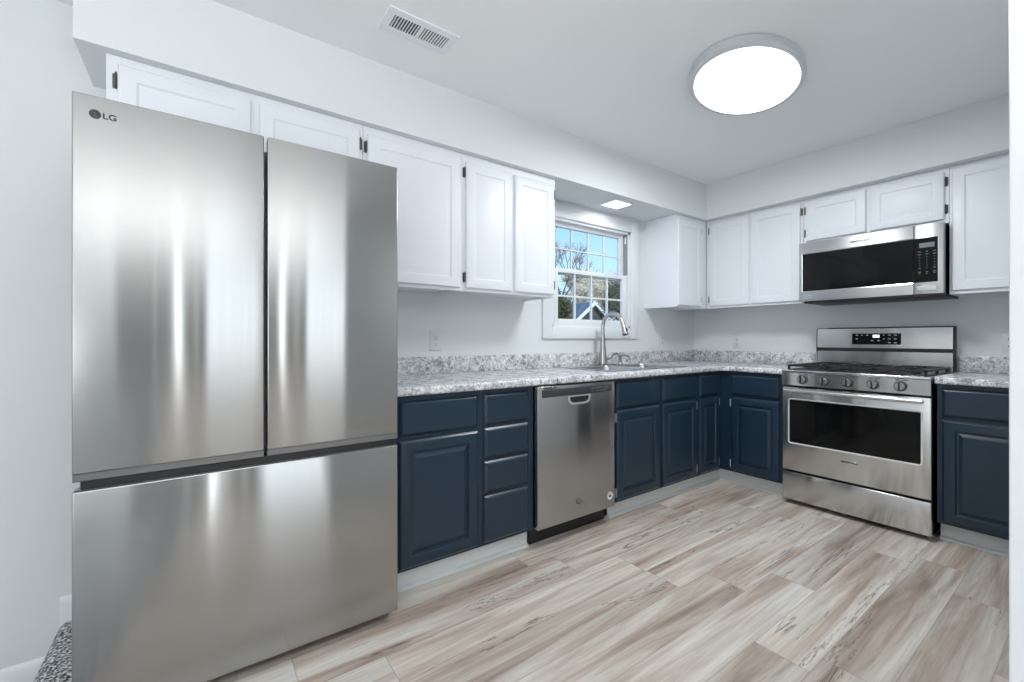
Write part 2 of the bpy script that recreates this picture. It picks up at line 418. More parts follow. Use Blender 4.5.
b = MB(); b.box(WX1-jt-.007, WX1-jt-.003,   .012, .030, 1.93, 1.985); b.build('sash_latch', 'chrome', wn)
def sash(name, x0, x1, z0, z1, st, top, bot, y0, y1, mw):
    o = MB(); o.box(x0, x0+st, y0, y1, z0, z1, .002); o.box(x1-st, x1, y0, y1, z0, z1, .002)
    o.box(x0+st, x1-st, y0, y1, z1-top, z1, .002); o.box(x0+st, x1-st, y0, y1, z0, z0+bot, .002)
    s = o.build(name, 'trim', wn)
    gx0, gx1, gz0, gz1 = x0+st, x1-st, z0+bot, z1-top
    g = MB(); ym = (y0+y1)/2
    for k in (1, 2, 3):
        xx = gx0+(gx1-gx0)*k/4; g.box(xx-mw, xx+mw, ym-.008, ym+.008, gz0, gz1)
    zz = (gz0+gz1)/2
    for k in range(4):
        a, c = gx0+(gx1-gx0)*k/4, gx0+(gx1-gx0)*(k+1)/4
        g.box(a+mw*(k > 0), c-mw*(k < 3), ym-.008, ym+.008, zz-mw, zz+mw)
    g.build('muntin_grid', 'trim', s)
    p = MB().box(gx0-.005, gx1+.005, ym-.002, ym+.002, gz0-.005, gz1+.005); p.build('window_pane', 'glass', s, smooth=False)
sash('upper_sash', WX0+jt, WX1-jt-.004, 1.615, WZ1-.018, .048, .032, .034, .046, .076, .0045)
sash('lower_sash', WX0+jt, WX1-jt-.004, WZ0+.014, 1.655, .050, .032, .046, .010, .040, .0065)
b = MB().box(-1.42, -1.36, .008, .030, 1.655, 1.668, .003); b.build('sash_lock', 'trim', wn)

# ------------------------------------------------------------------ cabinets
DOORP = [(.0, 0), (0, .009), (.004, .013), (.009, .017), (.012, .018), (.050, .018), (.053, .0165), (.057, .008), (.065, .008), (.078, .0155), (.082, .017)]
DOORW = [(.0, 0), (0, .012), (.004, .017), (.007, .018), (.052, .018), (.054, .0165), (.058, .0125), (.066, .0125), (.080, .0165), (.083, .017)]
DRAWP = [(0, 0), (0, .007), (.005, .012), (.011, .0165), (.015, .018)]
def hinge(x, z, yb, parent, m, side):
    """side -1: hinge barrel at the left edge of its door"""
    o = MB(); o.box(x-.003 if side > 0 else x-.010, x+.010 if side > 0 else x+.003, yb-.003, yb+.001, z-.026, z+.026, .001)
    o.tube([(x, yb-.009, z-.024), (x, yb-.009, z+.024)], .0045, 8)
    o.tube([(x, yb-.009, z-.030), (x, yb-.009, z-.024)], .003, 8); o.tube([(x, yb-.009, z+.024), (x, yb-.009, z+.030)], .003, 8)
    return o.build('hinge', m, parent)
def add_door(root, x0, x1, z0, z1, yf, prof, m, name='door', hside=0, hm='hinge', hz=None):
    d = MB().panel(x0, x1, z0, z1, yf, prof).build(name, m, root, angle=20)
    if hside:
        xx = x0-.005 if hside < 0 else x1+.005
        for z in (hz or (z0+.06, z1-.06)): hinge(xx, z, yf, d, hm, hside)
    return d
def base_cabinet(label, width, yf, loc, rz, doors, drawers, stiles, rails, side='l'):
    """stiles: x spans, rails: (x0,x1,z0,z1). yf = face frame front (negative)"""
    r = thing('base_cabinet', label, 'cabinet', loc, rz, 'navy base cabinets')
    b = MB(); t = .016; yb = -.012; yi = yf+.019
    b.box(0, t, yi, yb, .104, .874); b.box(width-t, width, yi, yb, .104, .874)
    b.box(t, width-t, yi, yb, .104, .12); b.box(t, width-t, yb-.006, yb, .12, .874)
    b.box(.002, width-.002, yi+.062, yi+.075, .0, .104); b.box(.002, width-.002, yb-.02, yb, 0, .104)
    b.build('carcass', 'navy', r)
    b = MB()
    for x0, x1 in stiles: b.box(x0, x1, yf, yi, .104, .874, .001, 1)
    for x0, x1, z0, z1 in rails: b.box(x0, x1, yf, yi, z0, z1, .001, 1)
    b.build('face_frame', 'navy', r)
    for (x0, x1, z0, z1, hs) in doors: add_door(r, x0, x1, z0, z1, yf, DOORP, 'navy', 'door', hs, 'hinge_s', (z0+.05, z1-.045))
    for (x0, x1, z0, z1) in drawers: add_door(r, x0, x1, z0, z1, yf, DRAWP, 'navy', 'drawer')
    return r
YF = -.602
RB = -PI/2
Zd = (.118, .678); Zt = (.697, .852)
def rel(o, *xs): return [x-o for x in xs]
# left of the dishwasher: door + drawer, then four drawers
o = -3.275; w_ = .455
base_cabinet('navy base cabinet beside the refrigerator, one raised-panel door under one drawer', w_, YF, (o+.007, 0, 0), 0,
    [(-3.238-o, -2.84-o, *Zd, 0)], [(-3.238-o, -2.84-o, *Zt)], [(0, .05), (w_-.03, w_)], [(.05, w_-.03, .104, .135), (.05, w_-.03, .66, .715), (.05, w_-.03, .835, .874)])
o = -2.82; w_ = .329
dz = [(.120, .350), (.364, .520), (.533, .685), (.700, .854)]
base_cabinet('navy base cabinet with a stack of four drawers left of the dishwasher', w_, YF, (o+.007, 0, 0), 0, [],
    [(-2.803-o, -2.532-o, a, c) for a, c in dz], [(0, .03), (w_-.05, w_)], [(.03, w_-.05, a, c) for a, c in ((.104, .135), (.345, .37), (.515, .54), (.68, .705), (.84, .874))])
o = -1.857; w_ = .914
base_cabinet('wide navy sink base cabinet with two doors and two false drawer fronts', w_, YF, (o+.007, 0, 0), 0,
    [(-1.837-o, -1.411-o, *Zd, -1), (-1.372-o, -.963-o, *Zd, 1)], [(-1.837-o, -1.411-o, *Zt), (-1.372-o, -.963-o, *Zt)],
    [(0, .035), (.43, .50), (w_-.035, w_)], [(a, c, z0, z1) for a, c in ((.035, .43), (.50, w_-.035)) for z0, z1 in ((.104, .135), (.66, .715), (.835, .874))])
o = -.942; w_ = .340
base_cabinet('narrow navy base cabinet with a slim door and drawer in the corner', w_, YF, (o+.007, 0, 0), 0,
    [(-.924-o, -.654-o, *Zd, 1)], [(-.924-o, -.654-o, *Zt)], [(0, .035), (w_-.05, w_)], [(.035, w_-.05, .104, .135), (.035, w_-.05, .66, .715), (.035, w_-.05, .835, .874)])
o = -.604; w_ = .448
base_cabinet('navy base cabinet between the corner and the left side of the gas range', w_, YF, (0, o, 0), RB,
    [(o+.688, o+1.036, *Zd, -1)], [(o+.688, o+1.036, *Zt)], [(0, .10), (w_-.03, w_)], [(.10, w_-.03, .104, .135), (.10, w_-.03, .66, .715), (.10, w_-.03, .835, .874)])
o = -1.838; w_ = .480
base_cabinet('navy base cabinet on the right side of the gas range', w_, YF, (0, o, 0), RB,
    [(.022, w_-.022, *Zd, 0)], [(.022, w_-.022, *Zt)], [(0, .035), (w_-.035, w_)], [(.035, w_-.035, .104, .135), (.035, w_-.035, .66, .715), (.035, w_-.035, .835, .874)])
# pale toe boards with shoe moulding
def toe(n, pts):
    (x0, x1) = pts; b = MB(); b.box(x0, x1, -.553, -.543, .0, .102, .001, 1)
    b.prism([(-.553, 0), (-.567, 0), (-.566, .008), (-.562, .014), (-.553, .018)], 'x', x0, x1)
    return b
struct(toe(2, (-3.28, -2.487)).build('trim_2', 'toe'), 'pale toe board under the cabinets left of the dishwasher')
struct(toe(3, (-1.846, -.540)).build('trim_3', 'toe'), 'pale toe board under the sink cabinet')
def toeB(name, y0, y1, label):
    b = MB(); b.box(-.540, -.530, y0, y1, 0, .102, .001, 1)
    b.prism([(-.540, 0), (-.554, 0), (-.553, .008), (-.549, .014), (-.540, .018)], 'y', y0, y1)
    struct(b.build(name, 'toe'), label)
toeB('trim_4', -1.055, -.543, 'pale toe board under the cabinet left of the range')
toeB('trim_5', -2.32, -1.842, 'pale toe board under the cabinet right of the range')

# wall cabinets
def wall_cabinet(label, width, z0, loc, rz, doors, stiles, bot=.03, depth=.317):
    r = thing('wall_cabinet', label, 'cabinet', loc, rz, 'white wall cabinets')
    zt = SOF-.001; yf = -depth; yi = yf+.019
    b = MB()
    b.box(0, .014, yi, -.001, z0, zt); b.box(width-.014, width, yi, -.001, z0, zt)
    b.box(.014, width-.014, yi, -.001, z0+.018, z0+.032); b.box(.014, width-.014, -.012, -.001, z0+.032, zt); b.box(.014, width-.014, yi, -.012, zt-.015, zt)
    b.build('carcass', 'cabinet_white', r)
    b = MB()
    for x0, x1 in stiles: b.box(x0, x1, yf, yi, z0, zt, .001, 1)
    for (a, c) in zip(stiles, stiles[1:]):
        b.box(a[1], c[0], yf, yi, z0, z0+bot, .001, 1); b.box(a[1], c[0], yf, yi, zt-.05, zt, .001, 1)
    b.build('face_frame', 'cabinet_white', r)
    for (x0, x1, za, zb, hs) in doors: add_door(r, x0, x1, za, zb, yf, DOORW, 'cabinet_white', 'door', hs)
    return r
o = -4.202
wall_cabinet('short wide white cabinet above the refrigerator', .905, 1.84, (o, 0, 0), 0,
    [(-4.170-o, -3.758-o, 1.865, 2.113, -1), (-3.728-o, -3.315-o, 1.865, 2.113, 1)], [(0, .04), (.42, .50), (.865, .905)])
o = -3.295
wall_cabinet('white wall cabinet with one broad door right of the refrigerator', .538, 1.388, (o, 0, 0), 0,
    [(-3.277-o, -2.777-o, 1.405, 2.105, -1)], [(0, .04), (.50, .538)])
o = -2.756
wall_cabinet('white wall cabinet with two narrow doors left of the window', .677, 1.388, (o, 0, 0), 0,
    [(-2.738-o, -2.428-o, 1.405, 2.103, -1), (-2.405-o, -2.097-o, 1.405, 2.103, 1)], [(0, .04), (.31, .37), (.637, .677)])
o = -.765
wall_cabinet('narrow white corner wall cabinet right of the window', .446, 1.388, (o, 0, 0), 0,
    [(-.757-o, -.420-o, 1.403, 2.108, 1)], [(0, .03), (.345, .446)])
o = -.319
wall_cabinet('white wall cabinet with two doors left of the microwave', .753, 1.388, (0, o, 0), RB,
    [(o+.349, o+.684, 1.405, 2.12, -1), (o+.705, o+1.055, 1.405, 2.12, 1)], [(0, .045), (.35, .40), (.72, .753)])
o = -1.0735
wall_cabinet('short white wall cabinet above the microwave', .7665, 1.815, (0, o, 0), RB,
    [(o+1.092, o+1.446, 1.836, 2.12, -1), (o+1.466, o+1.822, 1.836, 2.12, 1)], [(0, .035), (.365, .40), (.73, .7665)])
o = -1.8415
wall_cabinet('white wall cabinet right of the microwave by the partition', .480, 1.388, (0, o, 0), RB,
    [(.012, .462, 1.408, 2.125, 0)], [(0, .035), (.445, .480)])

# ------------------------------------------------------------------ worktops
def nose(b, x0, x1):
    pass
def worktop(name, label, xs, ys, keep, front_test, splashes):
    b = bmesh.new(); V = {}
    def vt(x, y):
        if (x, y) not in V: V[(x, y)] = b.verts.new((x, y, .914))
        return V[(x, y)]
    fs = []
    for i in range(len(xs)-1):
        for j in range(len(ys)-1):
            if keep(i, j): fs.append(b.faces.new((vt(xs[i], ys[j]), vt(xs[i+1], ys[j]), vt(xs[i+1], ys[j+1]), vt(xs[i], ys[j+1]))))
    g = bmesh.ops.extrude_face_region(b, geom=fs)
    for v in g['geom']:
        if isinstance(v, bmesh.types.BMVert): v.co.z = .876
    bmesh.ops.recalc_face_normals(b, faces=b.faces[:])
    ed = [e for e in b.edges if abs(e.verts[0].co.z-e.verts[1].co.z) < 1e-6 and front_test(*(v.co for v in e.verts))]
    bmesh.ops.bevel(b, geom=ed, offset=.011, segments=4, profile=.5, affect='EDGES')
    m = MB(); m._add(b); o = m.build(name, 'counter', None, angle=50); tag(o, label, 'worktop', 'laminate worktops')
    s = MB()
    for q in splashes: s.box(*q, .003)
    s.build('backsplash', 'counter', o)
    return o
FR = -.64
SX0, SX1, SY0, SY1 = -1.795, -.985, -.52, -.115
xs = [-3.285, SX0, SX1, FR, -.001]; ys = [-1.062, FR, SY0, SY1, -.001]
def keepL(i, j):
    if j == 0: return i == 3
    if i == 1 and j == 2: return False
    return True
def frontL(a, c):
    onA = abs(a.y-FR) < 1e-4 and abs(c.y-FR) < 1e-4 and max(a.x, c.x) <= FR+1e-4
    onB = abs(a.x-FR) < 1e-4 and abs(c.x-FR) < 1e-4 and max(a.y, c.y) <= FR+1e-4
    return onA or onB
worktop('worktop', 'L-shaped grey and white marbled worktop holding the sink', xs, ys, keepL, frontL,
        [(-3.285, -.02, -.02, -.001, .914, 1.016), (-.02, -.001, -1.040, -.001, .914, 1.016)])
worktop('worktop', 'short grey and white marbled worktop right of the range', [FR, -.001], [-2.322, -1.836], lambda i, j: True,
        lambda a, c: abs(a.x-FR) < 1e-4 and abs(c.x-FR) < 1e-4, [(-.02, -.001, -2.322, -1.836, .914, 1.016)])

# ------------------------------------------------------------------ sink, faucet, dispenser
r = thing('kitchen_sink', 'stainless drop-in double sink set in the worktop', 'sink', (-1.39, -.3175, .914))
def rr(x0, x1, y0, y1, rad, z, n=5):
    P = []
    for cx_, cy_, a0 in ((x1-rad, y1-rad, 0), (x0+rad, y1-rad, PI/2), (x0+rad, y0+rad, PI), (x1-rad, y0+rad, 1.5*PI)):
        for k in range(n+1):
            a = a0+PI/2*k/n; P.append((cx_+rad*math.cos(a), cy_+rad*math.sin(a), z))
    return P
# rim frame: deck of boxes, and two bowls
b = MB()
X, Y0, Y1 = .42, -.225, .245
b.box(-X, X, .165, Y1, .001, .007, .003); b.box(-X, X, Y0, -.19, .001, .007, .003)
b.box(-X, -.39, -.19, .165, .001, .007, .003); b.box(.39, X, -.19, .165, .001, .007, .003); b.box(-.02, .02, -.19, .165, .001, .007, .003)
b.build('rim', 'sink', r)
for s_ in (-1, 1):
    x0, x1 = (-.39, -.02) if s_ < 0 else (.02, .39)
    b = MB()
    rings = [rr(x0, x1, -.19, .165, .05, .006), rr(x0+.004, x1-.004, -.186, .161, .048, -.004), rr(x0+.012, x1-.012, -.178, .153, .045, -.14), rr(x0+.035, x1-.035, -.155, .13, .04, -.165), rr(x0+.16, x1-.16, -.03, .02, .012, -.168)]
    b.loft(rings, cap0=False, cap1=True)
    b.build('bowl', 'sink', r)
    MB().lathe([(.0, .0), (.042, 0), (.042, .004), (.03, .006), (.0, .006)], ((x0+x1)/2, -.01, -.168)).build('drain', 'chrome', r)

FX, FY = -1.405, -.105
f = thing('faucet', 'tall arched pull-down kitchen faucet in brushed nickel behind the sink', 'faucet', (FX, FY, .921))
MB().box(-.125, .125, -.028, .028, 0, .008, .004).build('base_plate', 'nickel', f)
MB().lathe([(.0, .008), (.034, .008), (.034, .02), (.030, .06), (.024, .12), (.0185, .19), (.0145, .25), (0, .25)]).build('faucet_body', 'nickel', f)
pts = [(0, 0, .245), (0, 0, .29)]
for k in range(1, 17):
    a = PI-k*PI*.90/16; pts.append((0, -.098-.098*math.cos(a), .29+.105*math.sin(a)))
lx, ly, lz = pts[-1]
MB().tube(pts, .0145, 16).build('spout', 'nickel', f)
hd = MB().tube([(0, ly+.002, lz+.006), (0, ly-.009, lz-.025), (0, ly-.021, lz-.060), (0, ly-.029, lz-.086)], [.0145, .0165, .020, .0225], 18).build('spray_head', 'nickel', f)
MB().tube([(0, ly-.029, lz-.086), (0, ly-.0305, lz-.091)], [.0215, .020], 18).build('spray_face', 'black', hd)
MB().box(-.008, .008, ly-.044, ly-.034, lz-.076, lz-.042, .003).build('spray_button', 'black', hd)
MB().tube([(.02, 0, .052), (.062, 0, .052)], [.016, .014], 16).build('valve', 'nickel', f)
MB().tube([(.060, 0, .052), (.072, -.004, .060), (.100, -.012, .082), (.135, -.02, .088), (.150, -.022, .083)], [.013, .011, .009, .009, .007], 12).build('lever_handle', 'nickel', f)
dsp = thing('soap_dispenser', 'short nickel soap dispenser right of the faucet', 'soap dispenser', (FX+.20, FY, .921))
MB().lathe([(0, 0), (.021, 0), (.021, .008), (.013, .016), (.012, .05), (.014, .055), (.014, .075), (0, .075)]).build('pump_body', 'nickel', dsp)
MB().tube([(0, 0, .070), (0, -.03, .074), (0, -.075, .070), (0, -.085, .062)], [.010, .009, .008, .007], 10).build('nozzle', 'nickel', dsp)

# ------------------------------------------------------------------ outlets
def outlet(label, loc, rz):
    r = thing('wall_outlet', label, 'outlet', loc, rz, 'wall outlets')
    MB().box(-.036, .036, -.006, 0, -.058, .058, .002).build('cover_plate', 'plate', r)
    for s_ in (-1, 1):
        rc = MB().box(-.017, .017, -.0085, -.006, s_*.021-.0155, s_*.021+.0155, .0012).build('receptacle', 'plate', r)
        b = MB()
        b.box(-.008, -.005, -.0090, -.0084, s_*.021-.001, s_*.021+.009); b.box(.005, .008, -.0090, -.0084, s_*.021-.001, s_*.021+.008); b.box(-.0028, .0028, -.0090, -.0084, s_*.021-.011, s_*.021-.005)
        b.build('slots', 'slot', rc)
    MB().lathe([(0, -.0075), (.003, -.0075), (.003, -.006), (0, -.006)], (0, 0, 0), 'y', 10).build('screw', 'chrome', r)
outlet('white wall outlet above the worktop near the refrigerator', (-2.765, -.0005, 1.112), 0)
outlet('white wall outlet right of the window under the corner cabinet', (-.517, -.0005, 1.110), 0)
outlet('white wall outlet between the corner and the range', (-.0005, -.424, 1.098), RB)
outlet('white wall outlet above the worktop right of the range', (-.0005, -2.05, 1.098), RB)

# ------------------------------------------------------------------ refrigerator
fx0, fx1, fy, fT = -4.217, -3.287, -.747, 1.809
r = thing('refrigerator', 'large stainless french-door refrigerator with a bottom freezer drawer', 'refrigerator', ((fx0+fx1)/2, -.40, 0))
def L(x, y, z): return (x-(fx0+fx1)/2, y+.40, z)
ox, oy = (fx0+fx1)/2, -.40
hw = (fx1-fx0)/2
yb_, yfr = -.04-oy, fy-oy
MB().box(-hw+.004, hw-.004, fy+.075-oy, yb_, .035, 1.785, .004).build('cabinet_body', 'fridge_side', r)
def fdoor(name, x0, x1, z0, z1, lip_bottom):
    b = MB()
    rad = .012
    # rounded vertical edges, folded lip at the bottom
    b.box(x0, x1, yfr, yfr+.058, z0, z1, .0045, 3)
    d = b.build(name, 'steel', r, angle=60)
    g = MB().box(x0+.012, x1-.012, yfr+.058, yfr+.0745, z0+.02, z1-.012, .002); g.build('gasket', 'gasket', d)
    return d
zs = .748
d1 = fdoor('door', -hw, -.0045+.003, zs, fT, True)
d2 = fdoor('door', .0045+.003, hw, zs, fT, True)
for d, x0, x1 in ((d1, -hw, -.0015), (d2, .0075, hw)):
    g = MB().prism([(yfr+.0025, zs-.0003), (yfr+.004, zs-.020), (yfr+.007, zs-.022), (yfr+.056, zs-.022), (yfr+.056, zs-.0003)], 'x', x0+.001, x1-.001)
    g.build('door_lip', 'grey_lip', d)
d3 = MB().box(-hw, hw, yfr, yfr+.058, .040, .700, .0045, 3).build('freezer_drawer', 'steel', r, angle=60)
MB().prism([(yfr+.003, .6995), (yfr+.006, .7015), (yfr+.013, .7015), (yfr+.013, .6995)], 'x', -hw+.004, hw-.004).build('drawer_lip', 'grey_lip', d3)
MB().box(-hw+.012, hw-.012, yfr+.0585, yfr+.0745, .06, .69, .002).build('gasket', 'gasket', d3)
MB().box(-hw+.016, hw-.016, yfr+.014, yfr+.0745, .7015, .7255).build('recess_shade', 'black', r)  # black block stands in for the shadow in the handle gap
MB().box(-hw+.01, hw-.01, yfr+.05, yfr+.08, .010, .034).build('kick_grille', 'black', r)
for sx_ in (-1, 1):
    for yy in (yfr+.10, yb_-.06):
        MB().lathe([(0, 0), (.022, 0), (.022, .012), (.012, .014), (.012, .036), (0, .036)], (sx_*(hw-.06), yy, 0), seg=16).build('levelling_foot', 'black', r)
MB().box(-hw+.01, -hw+.10, yfr+.02, yfr+.12, 1.786, 1.8, .003).build('hinge_cover', 'fridge_side', r)
MB().box(hw-.10, hw-.01, yfr+.02, yfr+.12, 1.786, 1.8, .003).build('hinge_cover', 'fridge_side', r)
# maker's mark
lx0 = -4.182-ox; lz0 = 1.757
bd = MB().lathe([(0, -.001), (.0125, -.001), (.0125, 0), (0, 0)], (lx0+.0125, yfr, lz0), 'y', 28).build('badge', 'ink', d1)
b = MB(); b.box(lx0+.0115, lx0+.0135, yfr-.0016, yfr-.0009, lz0-.005, lz0+.006); b.box(lx0+.0115, lx0+.017, yfr-.0016, yfr-.0009, lz0-.006, lz0-.0045)
b.tube([(lx0+.0125+.0095*math.cos(a*PI/12), yfr-.0012, lz0+.0095*math.sin(a*PI/12)) for a in range(6, 25)], .0006, 6)
b.box(lx0+.007, lx0+.009, yfr-.0016, yfr-.0009, lz0+.002, lz0+.004)
b.build('badge_relief', 'hinge', bd)
text('lettering', 'LG', .022, 'ink', d1, (lx0+.043, yfr-.0004, lz0-.001), sx=1.15, offset=.0004)

# ------------------------------------------------------------------ dishwasher
dx0, dx1 = -2.478, -1.876; W = dx1-dx0; yF = -.635
r = thing('dishwasher', 'stainless built-in dishwasher between the navy cabinets', 'dishwasher', (dx0, 0, 0))
MB().box(.004, W-.004, -.575, -.03, .10, .862).build('tub', 'black', r)
MB().box(.006, W-.006, -.555, -.545, .004, .10).build('kick_plate', 'black', r)
dr = MB().box(0, W, yF, -.577, .106, .868, .004, 3)
dr = dr.build('door', 'steel_dw', r, angle=60)
MB().box(.028, W-.028, yF-.002, yF+.002, .808, .850, .001).build('control_strip', 'panel_grey', dr)
b = MB()
for k in range(7):
    for j in range(2):
        if (k+j*3) % 5 != 4: b.box(W-.20+k*.022, W-.20+k*.022+.008, yF-.0026, yF-.0019, .836-j*.016, .8385-j*.016)
b.build('button_marks', 'sticker', dr)
text('lettering', 'Whirlpool', .015, 'ink', dr, (.085, yF-.0003, .8575), sx=1.5, offset=.0010)
# handle pocket
cxh = .302
outer = []; inner = []
for k in range(17):
    a = PI+PI*k/16; ca, sa = math.cos(a), math.sin(a)
    outer.append((cxh+.087*math.copysign(abs(ca)**.5, ca), .797-.044*abs(sa)**.7)); inner.append((cxh+.074*math.copysign(abs(ca)**.5, ca), .795-.030*abs(sa)**.7))
outer[0] = (cxh-.087, .800); outer[-1] = (cxh+.087, .800)
b = MB()
ro = [[(x, yF-.0005, z) for x, z in outer+[(cxh+.087, .805), (cxh-.087, .805)]], [(x, yF-.005, z) for x, z in outer+[(cxh+.087, .805), (cxh-.087, .805)]],
      [(x, yF-.005, z) for x, z in inner+[(cxh+.074, .799), (cxh-.074, .799)]], [(x, yF-.001, z-.001) for x, z in inner+[(cxh+.074, .799), (cxh-.074, .799)]]]
b.loft(ro, cap0=True, cap1=False)
hp = b.build('handle_pocket', 'pocket_lip', dr)
b = MB(); b.prism([(x, z) for x, z in inner+[(cxh+.074, .799), (cxh-.074, .799)]], 'y', yF-.0015, yF-.0025); b.build('pocket_recess', 'black', hp)
st = MB().lathe([(0, -.0008), (.024, -.0008), (.024, 0), (0, 0)], (-1.918-dx0, yF, .178), 'y', 28).build('round_sticker', 'sticker', dr)
b = MB().lathe([(0, -.0014), (.009, -.0014), (.009, -.0007), (0, -.0007)], (-1.918-dx0, yF, .176), 'y', 20)
b.tube([(-1.918-dx0+.017*math.cos(a*PI/10), yF-.0010, .178+.017*math.sin(a*PI/10)) for a in range(2, 12)], .0012, 6)
b.build('sticker_print', 'ink', st)
b = MB()
cx2 = -2.173-dx0
for rr_, z_, a0, a1 in ((.020, 0.200, 4, 20), (.011, 0.196, 0, 16)):
    b.tube([(cx2+rr_*1.2*math.cos(a*PI/10), yF-.0006, z_+rr_*.7*math.sin(a*PI/10)) for a in range(a0, a1)], .0014, 6)
b.build('maker_swirl', 'panel_grey', dr)

# ------------------------------------------------------------------ gas range
r = thing('gas_range', 'stainless five-burner gas range with oven window and storage drawer', 'range', (0, -1.0695, 0), RB)
W = .757; yF = -.657
MB().box(.006, W-.006, -.605, -.03, .03, .885).build('oven_body', 'black', r)
for px in (.05, W-.05):
    for py in (-.55, -.08):
        MB().lathe([(0, 0), (.018, 0), (.018, .03), (0, .03)], (px, py, 0), seg=12).build('foot', 'black', r)
ct = MB(); ct.box(0, W, -.668, -.08, .896, .914, .005, 3)
ct = ct.build('cooktop', 'steel2', r)
MB().box(.02, W-.02, -.625, -.095, .914, .917).build('burner_well', 'black', ct)
cp = MB().prism([(-.607, .806), (-.660, .806), (-.666, .81), (-.668, .8955), (-.607, .8955)], 'x', .001, W-.001).build('control_panel', 'steel2', r)
for k in range(5):
    kx = .127+k*.1253
    kn = MB().lathe([(0, -.030), (.021, -.030), (.0235, -.026), (.025, -.004), (.025, 0), (0, 0)], (kx, -.667, .853), 'y', 28).build('knob', 'nickel', r)
    MB().box(kx-.0045, kx+.0045, -.701, -.694, .830, .876, .0015).build('knob_grip', 'black', kn)
    MB().lathe([(.0252, -.016), (.0285, -.014), (.0295, .0), (.0252, .0)], (kx, -.667, .853), 'y', 28).build('knob_collar', 'black', kn)
b = MB()
for k in range(5):
    kx = .127+k*.1253; b.box(kx-.022, kx-.004, -.6688, -.6675, .8865, .8905); b.box(kx+.008, kx+.034, -.6688, -.6675, .8865, .8905)
b.build('burner_marks', 'panel_grey', cp)
# oven door
od = MB().box(.001, W-.001, yF, -.608, .232, .797, .004, 3).build('oven_door', 'steel2', r, angle=60)
wx0, wx1, wz0, wz1 = .036, .722, .412, .722
b = MB(); b.loft([[(x, yF-d, z) for x, _, z in rr(wx0+i, wx1-i, wz0+i, wz1-i, max(.018-i, .004), 0)] for i, d in ()] ) if False else None
b = MB()
def rrz(x0, x1, z0, z1, rad, y): return [(x, y, z) for x, z, _ in rr(x0, x1, z0, z1, rad, 0)]
b.loft([rrz(wx0, wx1, wz0, wz1, .018, yF+.001), rrz(wx0+.001, wx1-.001, wz0+.001, wz1-.001, .017, yF-.004), rrz(wx0+.007, wx1-.007, wz0+.007, wz1-.007, .012, yF-.004), rrz(wx0+.011, wx1-.011, wz0+.011, wz1-.011, .008, yF+.001)], cap0=False, cap1=False)
b.build('window_bezel', 'bezel', od)
MB().box(wx0+.010, wx1-.010, yF-.0015, yF+.001, wz0+.010, wz1-.010).build('oven_window', 'glass_black', od, smooth=False)
hd = MB().tube([(.030, -.708, .778), (.030+.001, -.708, .778), (W-.031, -.708, .778), (W-.030, -.708, .778)], [.008, .0115, .0115, .008], 16).build('handle', 'steel_edge', od)
for hx in (.052, W-.052): MB().box(hx-.012, hx+.012, -.704, yF, .768, .788, .004).build('handle_post', 'steel_edge', hd)
b = MB()
for k in range(4): b.box(.10+k*.145, .10+k*.145+.105, -.6585, -.650, .7925, .7985)
b.build('vent_slots', 'black', od)
text('lettering', 'MAYTAG', .014, 'ink', od, (1.453-1.0695, yF-.0022, .3555), sx=1.5, offset=.0010)
MB().box(1.453-1.0695-.045, 1.453-1.0695+.045, yF-.0018, yF, .348, .363, .0008).build('badge', 'steel_edge', od)
dw = MB().box(.001, W-.001, yF, -.608, .030, .218, .004, 3).build('storage_drawer', 'steel2', r, angle=60)
# grates and burners
b_pos = [(.135, -.20, .038), (.135, -.47, .045), (.378, -.34, .05), (.622, -.20, .04), (.622, -.47, .048)]
for (bx_, by_, br) in b_pos:
    bb = MB().lathe([(0, .917), (br+.012, .917), (br+.008, .925), (br, .928), (0, .928)], (bx_, by_, 0), seg=24).build('burner', 'iron', r)
    MB().lathe([(0, .928), (br, .928), (br+.001, .934), (br-.006, .937), (0, .937)], (bx_, by_, 0), seg=24).build('burner_cap', 'iron', bb)
for k in range(3):
    gx0 = .022+k*.2385; gx1 = gx0+.236; gy0, gy1 = -.632, -.098
    b = MB(); t_ = .0065
    def bar(p, q, zt=.948, h=.013):
        (ax, ay), (cx_, cy_) = p, q
        if abs(ax-cx_) < 1e-6: b.box(ax-t_, ax+t_, min(ay, cy_), max(ay, cy_), zt-h, zt, .002, 1)
        else: b.box(min(ax, cx_), max(ax, cx_), ay-t_, ay+t_, zt-h, zt, .002, 1)
    bar((gx0+t_, gy0), (gx0+t_, gy1)); bar((gx1-t_, gy0), (gx1-t_, gy1)); bar((gx0, gy0+t_), (gx1, gy0+t_)); bar((gx0, gy1-t_), (gx1, gy1-t_))
    mx_ = (gx0+gx1)/2; my_ = (gy0+gy1)/2
    bar((gx0, my_), (gx1, my_))
    for yy in (gy0, my_):
        cy_ = (yy + (my_ if yy == gy0 else gy1))/2
        bar((gx0, cy_), (gx0+.075, cy_)); bar((gx1-.075, cy_), (gx1, cy_))
        bar((mx_, yy), (mx_, yy+.085)); bar((mx_, cy_+.05), (mx_, (my_ if yy == gy0 else gy1)))
    for px in (gx0+.008, gx1-.008):
        for py in (gy0+.008, my_, gy1-.008): b.box(px-.006, px+.006, py-.006, py+.006, .917, .943)
    b.build('burner_grate', 'iron', r)
